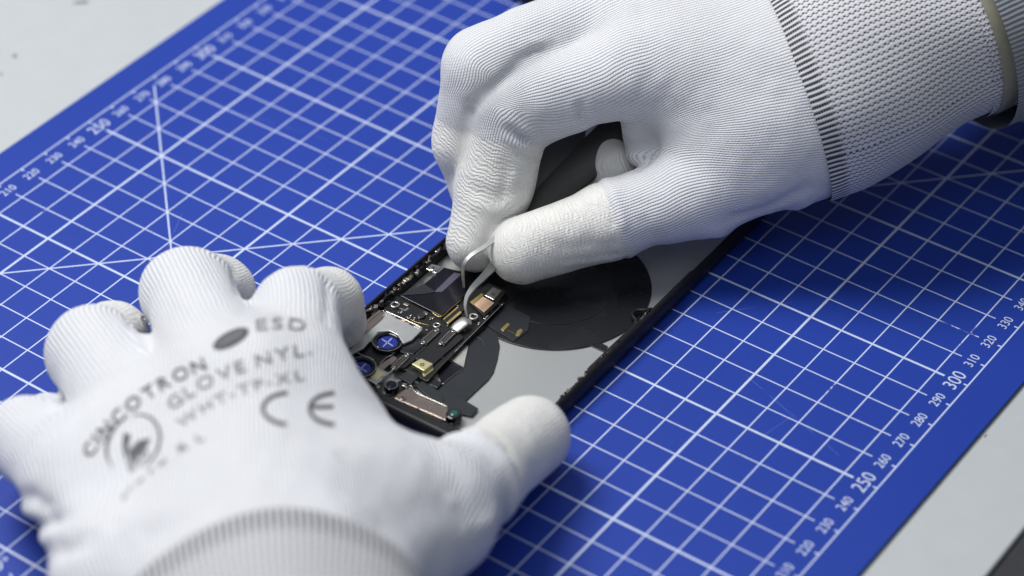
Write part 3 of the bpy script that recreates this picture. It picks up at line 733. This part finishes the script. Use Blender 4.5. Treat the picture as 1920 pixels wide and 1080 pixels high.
def build_glove(name, hand, lo, hi, h, mat, parent, lat, dors, origin, udir, disp):
    V, Q = surface_nets(hand.f, lo, hi, h)
    for _ in range(3):
        d = hand.f(V); g = grad(hand.f, V)
        V = V-g*np.clip(d, -h, h)[:, None]
    U_, W_, coat = chain_uv(V, hand, lat, dors, origin, udir)
    g = grad(hand.f, V, 0.6)
    V = V+g*disp(V, g, U_, W_, coat, hand)[:, None]
    me = bpy.data.meshes.new(name)
    me.vertices.add(len(V)); me.vertices.foreach_set('co', (V*MM).astype(np.float32).ravel())
    me.loops.add(Q.size); me.loops.foreach_set('vertex_index', Q.astype(np.int32).ravel())
    me.polygons.add(len(Q)); me.polygons.foreach_set('loop_start', np.arange(0, Q.size, 4, dtype=np.int32))
    me.update(calc_edges=True); me.validate()
    me.polygons.foreach_set('use_smooth', [True]*len(me.polygons))
    uvl = me.uv_layers.new(name='knit')
    vi = np.empty(len(me.loops), np.int32); me.loops.foreach_get('vertex_index', vi)
    uvl.data.foreach_set('uv', (np.stack([U_[vi], W_[vi]], 1)*MM).astype(np.float32).ravel())
    ca = me.attributes.new('coat', 'FLOAT', 'POINT'); ca.data.foreach_set('value', coat.astype(np.float32))
    return link(name, me, mat, parent)
def cuff_loft(name, hand, A, B, s0, s1, ns, off, mat, parent, nr=96, roll=0.0, thick=0.9, wav=0.0, floor=None, tilt=None):
    """sleeve hugging the arm: rings cast outward from the axis A->B onto the arm surface, with a turned rim"""
    D = (B-A)/np.linalg.norm(B-A); e1 = np.cross(D, [0, 0, 1.0]); e1 /= np.linalg.norm(e1); e2 = np.cross(e1, D)
    cut, hand.cut = hand.cut, None
    V = []; UV = []; ss = np.linspace(s0, s1, ns)
    for i, s_ in enumerate(ss):
        C0 = A+D*s_; th = 2*np.pi*np.arange(nr)/nr
        dirs = np.cos(th)[:, None]*e1+np.sin(th)[:, None]*e2
        if tilt is not None: C0 = C0-D*((dirs @ tilt[0])*tilt[1]*max(0, 1-i/(ns-1)*1.0))[:, None]
        r = np.full(nr, 60.0)
        for _ in range(40): r -= np.clip(hand.f(C0+dirs*r[:, None]), -5, 20)*0.9
        o = off(s_, th) if callable(off) else off
        r = r+o
        V.append(C0+dirs*r[:, None]); UV.append(np.stack([np.full(nr, s_-s0), th*33.0], 1))
    inner = [V[-1]-(V[-1]-(A+D*s1))*0.0]
    # turned rim: fold back inside
    last = V[-1]; cc = A+D*s1; rad = last-cc; rn = rad/np.linalg.norm(rad, axis=1, keepdims=True)
    for (du, dr) in ((thick*0.5, -thick*0.25), (thick*0.55, -thick*0.8), (-3, -thick*1.1), (-14, -thick*1.3)):
        V.append(last+D*du+rn*dr); UV.append(UV[-1]+np.array([abs(du), 0]))
    hand.cut = cut
    n = len(V); V = np.concatenate(V)
    if floor is not None: V[:, 2] = np.maximum(V[:, 2], floor)
    UV = np.concatenate(UV)
    F = []
    for i in range(n-1):
        for k in range(nr): F.append((i*nr+k, (i+1)*nr+k, (i+1)*nr+(k+1) % nr, i*nr+(k+1) % nr))
    o = mesh(name, V, F, mat, parent, True)
    me = o.data; uvl = me.uv_layers.new(name='knit')
    for p in me.polygons:
        ks = [me.loops[l].vertex_index for l in p.loop_indices]
        wrap = any(k % nr == 0 for k in ks) and any(k % nr == nr-1 for k in ks)
        for l, k in zip(p.loop_indices, ks):
            v = UV[k][1]
            if wrap and k % nr == 0: v += 2*np.pi*33.0
            uvl.data[l].uv = (UV[k][0]*MM, v*MM)
    bm = bmesh.new(); bm.from_mesh(me); bmesh.ops.recalc_face_normals(bm, faces=bm.faces); bm.to_mesh(me); bm.free()
    return o
J = {k: at(*v) for k, v in {
 'thCMC': (1465, 245, 40), 'thMCP': (1325, 350, 27), 'thIP': (1145, 415, 20), 'thTip': (980, 470, 15),
 'iMCP': (1195, 130, 55), 'iPIP': (955, 198, 46), 'iDIP': (926, 345, 25), 'iTip': (893, 452, 12),
 'mMCP': (1150, 25, 60), 'mPIP': (908, 128, 54), 'mDIP': (882, 265, 32), 'mTip': (912, 385, 15),
 'rMCP': (1230, -40, 56), 'rPIP': (1090, 60, 44), 'rDIP': (1112, 205, 26), 'rTip': (1152, 318, 22),
 'lMCP': (1330, -60, 46), 'lPIP': (1200, 60, 32), 'lDIP': (1230, 180, 18),
 'wr': (1545, 120, 50), 'arm': (1800, 4, 60)}.items()}
RH = Hand(); RH.hide_uv = True
dorsR = np.array([-0.35, 0.30, 0.89]); dorsR /= np.linalg.norm(dorsR)
armD = (J['arm']-J['wr'])/np.linalg.norm(J['arm']-J['wr'])
latR = np.cross(armD, dorsR); latR /= np.linalg.norm(latR)
far = J['wr']+armD*120
c_ = J['wr']
RH.axis = (c_-dorsR*4, (J['iMCP']+J['mMCP']+J['thMCP'])/3-dorsR*4)
RH.group('palm', 16, 0, [
 (J['iMCP'], 12.5, c_+latR*9, 22), (J['mMCP'], 12.5, c_, 24), (J['rMCP'], 12, c_-latR*8, 24), (J['lMCP'], 12, c_-latR*12, 22),
 (J['thMCP'], 12.5, J['thCMC'], 16.5), (J['thCMC'], 15.5, c_+latR*6, 20),
 (J['iMCP']*0.55+J['thMCP']*0.45+np.array([14, -5, 0]), 13, c_+latR*6, 22),
 (c_, 29, far, 39, dorsR, 0.9)])
RH.group('thumb', 3, 7, [(J['thMCP'], 12.5, J['thIP'], 10.8), (J['thIP'], 10.8, J['thTip'], 9.6)], coat=28.5)
RH.group('index', 2.5, 5, [(J['iMCP'], 12.5, J['iPIP'], 11.6), (J['iPIP'], 11.6, J['iDIP'], 11.2), (J['iDIP'], 11.2, J['iTip'], 8.9), (at(990, 230, 42), 7.4, at(1068, 203, 46), 7.4)], coat=46)
RH.group('middle', 2.5, 5, [(J['mMCP'], 12.5, J['mPIP'], 12), (J['mPIP'], 12, J['mDIP'], 10.6), (J['mDIP'], 10.6, J['mTip'], 8.6)], coat=58)
RH.group('ring', 2.5, 4, [(J['rMCP'], 11.5, J['rPIP'], 10), (J['rPIP'], 10, J['rDIP'], 9.5), (J['rDIP'], 9.5, J['rTip'], 8.2)], coat=56)
RH.group('little', 2.5, 4, [(J['lMCP'], 10.5, J['lPIP'], 9.5), (J['lPIP'], 9.5, J['lDIP'], 8.5)])
RH.group('fold', 2, 5, [(at(1196, 205, 42), 5.0, at(1204, 285, 33), 4.2)])
THS = latR if (J['thMCP']-J['mMCP']) @ latR > 0 else -latR
RH.cut = (c_-armD*8.5, (armD+THS*0.20)/np.linalg.norm(armD+THS*0.20))
# creases and cloth folds: lines lying on the cloth (points, width, depth; negative depth = ridge)
def on_cloth(hand, u, v, top=130.0):
    p = at(u, v, top); d = at(u, v, 0)-p; L = np.linalg.norm(d); d /= L; t = 0.0
    for _ in range(90):
        f = float(hand.f((p+d*t)[None])[0]); t += f*0.8
        if f < 0.03 or t > L: break
    return p+d*min(t, L)
def folds(hand, spec):
    out = []
    for pts, w, dep in spec:
        q = [on_cloth(hand, u, v) for u, v in pts]
        for a, b in zip(q[:-1], q[1:]): out.append((a, b, w, dep/ max(1, 1)))
    return out
def fold_disp(P, spec_pts):
    d = np.zeros(len(P))
    for chain, w, dep in spec_pts:
        q = np.min([segdist(P, a, b) for a, b in zip(chain[:-1], chain[1:])], axis=0)
        ends = np.minimum(np.linalg.norm(P-chain[0], axis=1), np.linalg.norm(P-chain[-1], axis=1))
        d -= dep*np.exp(-(q/w)**2)*np.clip(0.35+ends/5, 0, 1)
    return d
def lay(hand, spec): return [([on_cloth(hand, u, v) for u, v in pts], w, dep) for pts, w, dep in spec]
FR = [([(958, 243), (985, 262), (1018, 284)], 1.2, 2.0), ([(975, 288), (1008, 298)], 1.0, 1.5),
 ([(950, 258), (980, 275), (1012, 290)], 1.3, -0.9), ([(965, 232), (1000, 258)], 1.4, -0.8),
 ([(1086, 200), (1092, 238)], 1.3, 1.7), ([(1078, 200), (1080, 232)], 1.6, -0.7), ([(1103, 205), (1104, 232)], 1.6, -0.6),
 ([(1138, 352), (1150, 420), (1158, 495)], 0.9, 0.5), ([(1152, 352), (1166, 420), (1174, 495)], 1.8, -0.7),
 ([(1030, 88), (1000, 96), (975, 112)], 1.3, 1.3), ([(1025, 75), (990, 84)], 1.8, -0.6), ([(975, 112), (930, 160), (885, 212)], 1.6, 0.8),
 ([(884, 196), (880, 225)], 1.2, 1.0), ([(1196, 318), (1222, 296), (1230, 262)], 1.2, 1.4), ([(1206, 262), (1212, 266)], 0.7, 0.9),
 ([(1360, 415), (1430, 395), (1510, 352)], 2.2, 1.1), ([(1340, 435), (1420, 415), (1520, 370)], 2.4, -0.9), ([(1400, 375), (1470, 345)], 3.0, -0.5),
 ([(870, 350), (930, 372), (985, 345)], 2.6, 0.6), ([(870, 375), (930, 395), (980, 372)], 2.6, -0.5), ([(965, 310), (960, 370)], 2.0, -0.6), ([(950, 315), (945, 372)], 1.6, 0.6),
 ([(1200, 395), (1230, 450), (1225, 475)], 3.0, 0.8), ([(1030, 470), (1100, 462), (1160, 470)], 3.0, 0.6), ([(1040, 495), (1110, 486), (1170, 478)], 1.4, 0.4), ([(1030, 508), (1100, 500)], 1.2, 0.3),
 ([(1240, 150), (1330, 175), (1450, 165)], 6, 0.5), ([(1250, 205), (1330, 230)], 4, 0.6), ([(850, 310), (842, 345)], 1.5, 0.8)]
def disp_common(P, U, W, coat, amp):
    n1 = wnoise(P, 26, 3); n2 = wnoise(P, 9, 5)
    # folds that run across the fingers (along V), long in one direction
    Q = np.stack([U*1.0, W*0.35, np.zeros(len(U))], 1)
    n3 = wnoise(Q, 6.5, 9)
    return amp*(0.30*n1+0.07*n2+0.045*n3*(1-0.5*coat))
FR_ = lay(RH, FR)
def disp_R(P, g, U, W, coat, hand):
    d = disp_common(P, U, W, coat, 1.0)
    d = d+fold_disp(P, FR_)
    s_, own = hand.coat['thumb']
    d = d+own*(0.45*np.exp(-((s_+1.6)/1.6)**2)-0.35*np.exp(-((s_-0.2)/0.6)**2))
    return d
rh = empty('gloved_hand', (J['wr'][0], J['wr'][1], 0), 'hand in a white ribbed glove pinching the tweezers between thumb and index finger', 'hand')
allp = np.array([v for k, v in J.items() if k != 'arm'])
lo = allp.min(0)-16; hi = np.minimum(allp.max(0)+42, [400, 400, 110]); hi[0] = J['wr'][0]+45; lo[1] = J['wr'][1]-40
lo[2] = 1.0
gl = build_glove('glove', RH, lo, hi, 1.0, M_glove, rh, latR, dorsR, J['wr'], -armD, disp_R)
def offR(s_, th): return 0.9+0.5*np.sin(3*th+1)*np.clip((s_+3)/30, 0, 1)+0.35*np.sin(7*th+s_*0.1)+1.6*np.clip((s_-8)/40, 0, 1)
cuffR = cuff_loft('knitted_cuff', RH, J['wr'], far, -13.0, 49, 44, offR, M_cuff_r, rh, floor=1.2, tilt=(THS, 5.5))
M_sleeve = cuff_material('sleeve_knit', (0.30, 0.325, 0.36), (0.12, 0.13, 0.15), 1.1, 1.0, 0.6)
M_lining = simple('sleeve_lining', (0.33, 0.32, 0.25), 0.8, noise=0.25, nscale=300)
def offS(s_, th): return 9.5+1.2*np.sin(2*th+0.5)-2.2*np.clip((50-s_)/6, 0, 1)
sleeve = cuff_loft('sleeve', RH, J['wr'], J['wr']+armD*200, 230, 53, 60, offS, M_sleeve, rh, thick=2.2, floor=1.2)
seam = cuff_loft('sleeve_lining', RH, J['wr'], J['wr']+armD*200, 60, 51.3, 8, lambda s_, th: 3.3+0.9*np.sin(2*th+0.5), M_lining, rh, thick=1.0, floor=1.0)
# ---- left hand
K = {k: at(*v) for k, v in {
 'iMCP': (563, 715, 38), 'iPIP': (558, 586, 34), 'iDIP': (618, 566, 23), 'iTip': (630, 602, 12),
 'mMCP': (430, 725, 42), 'mPIP': (352, 550, 31), 'mDIP': (412, 547, 20), 'mTip': (430, 610, 9.5),
 'rMCP': (270, 800, 40), 'rPIP': (174, 662, 27), 'rDIP': (213, 633, 18), 'rTip': (250, 700, 9.5),
 'lMCP': (140, 905, 34), 'lPIP': (52, 822, 23), 'lDIP': (90, 800, 14), 'lTip': (120, 830, 9.5),
 'tCMC': (640, 1060, 32), 'tMCP': (805, 965, 28), 'tIP': (897, 892, 23), 'tTip': (993, 818, 14),
 'wr': (525, 1150, 42), 'lCMC': (250, 1110, 34)}.items()}
LH = Hand()
wl = K['wr'].copy()
mid = (K['mMCP']+K['iMCP'])/2
armL = wl-mid; armL[2] = 0; armL /= np.linalg.norm(armL); armL = armL+np.array([0, 0, 0.18]); armL /= np.linalg.norm(armL)
latL = np.cross(armL, [0, 0, 1.0]); latL /= np.linalg.norm(latL)     # towards the thumb or away
dorsL = np.cross(latL, armL)
if dorsL[2] < 0: dorsL = -dorsL
LH.axis = (wl-dorsL*6, (K['mMCP']+K['iMCP'])/2-dorsL*6)
LH.group('palm', 16, 0, [
 (K['iMCP'], 12.5, wl+(K['tCMC']-wl)*0.25, 18), (K['mMCP'], 12.5, wl, 19), (K['rMCP'], 12.5, wl, 19), (K['lMCP'], 11.5, K['lCMC'], 14),
 (K['lCMC'], 14, wl, 18), (K['tCMC'], 15, wl, 18), (K['tMCP'], 12.5, K['tCMC'], 15), (K['tMCP'], 12, K['iMCP']*0.35+wl*0.65, 16),
 (at(645, 825, 32), 9.5, at(700, 965, 32), 13),
 (at(468, 628, 33), 7, at(500, 740, 40), 11), (at(278, 692, 30), 7, at(350, 790, 40), 11), (at(130, 830, 24), 6.5, at(200, 890, 36), 10),
 (wl, 27.5, wl+armL*110, 30, dorsL, 0.74)])
LH.group('thumb', 3, 8, [(K['tMCP'], 12.5, K['tIP'], 11.6), (K['tIP'], 11.6, K['tTip'], 10.6)], coat=22)
LH.group('index', 2.5, 6, [(K['iMCP'], 12.5, K['iPIP'], 11.6), (K['iPIP'], 11.6, K['iDIP'], 9.0), (K['iDIP'], 9.0, K['iTip'], 8.0)], coat=36)
LH.group('middle', 2.5, 6, [(K['mMCP'], 12.5, K['mPIP'], 12.4), (K['mPIP'], 12.4, K['mDIP'], 9.5), (K['mDIP'], 9.5, K['mTip'], 8.0)], coat=60)
LH.group('ring', 2.5, 6, [(K['rMCP'], 12.5, K['rPIP'], 12.2), (K['rPIP'], 12.2, K['rDIP'], 9.5), (K['rDIP'], 9.5, K['rTip'], 8.0)], coat=56)
LH.group('little', 2.5, 6, [(K['lMCP'], 11.5, K['lPIP'], 10.8), (K['lPIP'], 10.8, K['lDIP'], 8.5), (K['lDIP'], 8.5, K['lTip'], 7.5)])
LH.cut = (wl+armL*40, armL)
FL = [([(20, 910), (60, 935), (95, 960)], 2.6, 1.8), ([(38, 975), (80, 985), (120, 975)], 2.4, 2.0), ([(70, 1030), (120, 1032), (160, 1015)], 2.6, 1.9),
 ([(25, 940), (70, 958)], 3.0, -1.2), ([(55, 1005), (110, 1008)], 3.0, -1.3),
 ([(215, 985), (300, 960), (380, 900)], 6, -0.8), ([(250, 1010), (340, 980), (430, 930)], 4.0, 0.7), ([(480, 860), (560, 890), (640, 940)], 7, -0.6),
 ([(700, 1000), (780, 960), (850, 940)], 5, 0.8), ([(880, 1000), (930, 965)], 2.5, -1.0), ([(640, 860), (700, 850), (770, 860)], 6, -0.6),
 ([(905, 800), (955, 850), (985, 925)], 1.0, 0.7), ([(888, 812), (940, 860), (970, 935)], 2.2, -0.9),
 ([(612, 520), (618, 570), (612, 610)], 1.6, 0.8), ([(470, 585), (455, 640)], 3.5, 0.9), ([(275, 655), (300, 700)], 3.5, 0.8), ([(440, 500), (452, 560)], 2.0, 0.7), ([(235, 590), (255, 625)], 1.8, 0.7),
 ([(300, 560), (350, 600), (400, 590)], 4, 0.4), ([(130, 670), (180, 700), (225, 690)], 4, 0.4)]
FL_ = lay(LH, FL)
def disp_L(P, g, U, W, coat, hand):
    d = disp_common(P, U, W, coat, 0.9)
    d = d+fold_disp(P, FL_)
    s_, own = hand.coat['thumb']
    d = d+own*(0.9*np.exp(-((s_+2.2)/2.0)**2)-0.55*np.exp(-((s_-0.2)/0.7)**2))
    s_, own = hand.coat['index']
    d = d+own*(0.4*np.exp(-((s_+1.4)/1.2)**2)-0.3*np.exp(-((s_-0.2)/0.6)**2))
    return d
lh = empty('gloved_hand', (wl[0], wl[1], 0), 'hand in a white glove with dark print on its back, steadying the phone', 'hand')
allp = np.array(list(K.values())); lo = allp.min(0)-18; hi = allp.max(0)+22; lo[2] = 0.8; hi[2] = 82
lo[0] = wl[0]-60; lo[1] = wl[1]-45
CUFL = 1.0
LH.cut = (wl+armL*(CUFL+4), armL)
glL = build_glove('glove', LH, lo, hi, 1.0, M_glove_l, lh, latL, dorsL, wl, -armL, disp_L)
def offL(s_, th): return 0.9+0.3*np.sin(5*th)+1.2*np.clip(s_/30, 0, 1)
cuffL = cuff_loft('knitted_cuff', LH, wl, wl+armL*110, CUFL, 70, 36, offL, M_cuff_l, lh, floor=1.2)
# ---- the print on the back of the left glove: flat artwork pressed on to the cloth
bpy.context.view_layer.update()
me_ = glL.data; vv = np.empty(len(me_.vertices)*3, np.float32); me_.vertices.foreach_get('co', vv); vv = vv.reshape(-1, 3)/MM
bvh = BVHTree.FromPolygons([tuple(v) for v in vv.astype(float)], [tuple(p.vertices) for p in me_.polygons])
def press(name, V2, F, mat, lift=0.22):
    """V2: artwork points on the stamp (photo sheet coordinates), pressed straight down the stamp direction"""
    bm = bmesh.new(); vs = [bm.verts.new((p[0], p[1], 0)) for p in V2]
    for f in F:
        try: bm.faces.new([vs[i] for i in f])
        except ValueError: pass
    for _ in range(3):
        le = [e for e in bm.edges if e.calc_length() > 7]
        if not le: break
        bmesh.ops.subdivide_edges(bm, edges=le, cuts=1); bmesh.ops.triangulate(bm, faces=bm.faces)
    C0 = Vector([float(c) for c in CP])
    for v in bm.verts:
        d = Vector([float(c) for c in at(v.co.x, v.co.y, 0)])-C0; d.normalize()
        hit, nrm, idx, dist = bvh.ray_cast(C0, d)
        if hit is None: v.co = (0, 0, -0.003); continue
        if nrm.dot(d) > 0: nrm = -nrm
        v.co = (hit+nrm*lift)*MM
    me = bpy.data.meshes.new(name); bm.to_mesh(me); bm.free()
    return link(name, me, mat, lh)
def bez(P0, P1, P2, t): return (1-t)**2*np.array(P0)+2*t*(1-t)*np.array(P1)+t*t*np.array(P2)
def text_on(name, txt, P0, P1, P2, h, mat, squeeze=1.0, bold=0.02, gap=0.0):
    """each letter rides the curve P0-P1-P2 (baseline)"""
    V = []; F = []
    N = 200; cur = np.array([bez(P0, P1, P2, i/N) for i in range(N+1)]); L = np.r_[0, np.cumsum(np.linalg.norm(np.diff(cur, axis=0), axis=1))]
    widths = []
    gl_ = []
    for ch in txt:
        if ch == ' ': gl_.append(None); widths.append(0.45*h); continue
        v, f = text_mesh(ch, h, bold); gl_.append((v, f)); widths.append(v[:, 0].max()+0.18*h)
    tot = sum(widths); k = L[-1]/tot; x = 0
    for g, w in zip(gl_, widths):
        if g is not None:
            v, f = g; s0 = (x+w/2)*k
            i = min(int(np.searchsorted(L, s0)), N-1); p = cur[i]; t = cur[min(i+1, N)]-cur[max(i-1, 0)]; t = t/np.linalg.norm(t); nrm = np.array([t[1], -t[0]])
            b = len(V)
            for q in v:
                V.append(p+t*((q[0]-w/2)*min(k, 1.7)*0.95)+nrm*q[1])
            F += [[b+i2 for i2 in ff] for ff in f]
        x += w
    return press(name, V, F, mat)
def stroke(P, w):
    """ribbon along a polyline, w may be a list"""
    P = [np.array(p, float) for p in P]; n = len(P); V = []; F = []
    ws = w if hasattr(w, '__len__') else [w]*n
    for i, p in enumerate(P):
        t = P[min(i+1, n-1)]-P[max(i-1, 0)]; t /= np.linalg.norm(t)+1e-9; m = np.array([-t[1], t[0]])
        V += [p+m*ws[i]/2, p-m*ws[i]/2]
    for i in range(n-1): F.append([2*i, 2*i+1, 2*i+3, 2*i+2])
    return V, F
def arc(c, rx, ry, a0, a1, rot=0, n=26):
    out = []
    for i in range(n+1):
        a = math.radians(a0+(a1-a0)*i/n); x, y = rx*math.cos(a), ry*math.sin(a); r = math.radians(rot)
        out.append((c[0]+x*math.cos(r)-y*math.sin(r), c[1]+x*math.sin(r)+y*math.cos(r)))
    return out
def join(*vf):
    V = []; F = []
    for v, f in vf:
        b = len(V); V += list(v); F += [[b+i for i in q] for q in f]
    return V, F
text_on('printed_name', 'CINCOTRON', (170, 862), (235, 752), (394, 690), 23, M_ink, bold=0.02)
el = arc((433, 636), 37, 14, 0, 360, -27, 32)
press('printed_oval', el[:-1], [list(range(32))], M_ink)
press('oval_lettering', *join(stroke([(410, 650), (452, 628)], 2.2), stroke([(418, 640), (458, 620)], 2.0)), M_ink3, 0.34)
text_on('printed_word', 'ESD', (480, 622), (530, 612), (578, 624), 21, M_ink3, bold=0.02)
text_on('printed_type', 'GLOVE NYL.', (322, 772), (420, 692), (590, 664), 23, M_ink2, bold=0.012)
text_on('printed_code', 'WHT-TP-XL', (338, 806), (430, 732), (575, 712), 19, M_ink3, bold=0.012)
Cm = stroke(arc((540, 767), 48, 30, 292, 68+0, 0)[::-1] if False else arc((545, 767), 52, 30, 100, 262), 7.5)
Em = stroke(arc((632, 767), 52, 30, 96, 264), 7.5); Eb = stroke([(584, 764), (625, 763)], 7.0)
press('safety_mark', *Cm, M_ink); press('safety_mark', *join(Em, Eb), M_ink)
# hand-and-triangle symbol inside a broken ring
ring1 = stroke(arc((250, 832), 46, 58, 225, 385, 35), [1+5*math.sin(math.pi*i/26) for i in range(27)])
ring2 = stroke(arc((250, 832), 46, 58, 95, 215, 35), [1+6*math.sin(math.pi*i/26) for i in range(27)])
press('symbol_ring', *join(ring1, ring2), M_ink)
tri = [[(232, 812), (246, 816), (240, 840), (236, 868), (229, 836)], [(282, 822), (276, 838), (246, 868), (238, 872), (262, 836), (256, 828)], [(240, 846), (258, 830), (264, 836), (244, 862)]]
press('symbol_hand', *join(*[(t, [list(range(len(t)))]) for t in tri]), M_ink)
text_on('symbol_word', 'ESD', (246, 886), (264, 872), (286, 848), 13, M_ink3)
marks = [stroke([(231, 938), (236, 926)], 4), stroke([(240, 922), (246, 912)], 3), stroke([(256, 908), (270, 896)], 3), stroke([(280, 888), (288, 880)], 4), stroke([(298, 874), (312, 862)], 5)]
press('faint_line', *join(*marks), M_ink3)
text_on('printed_size', 'R L', (338, 852), (360, 836), (390, 822), 15, M_ink3)
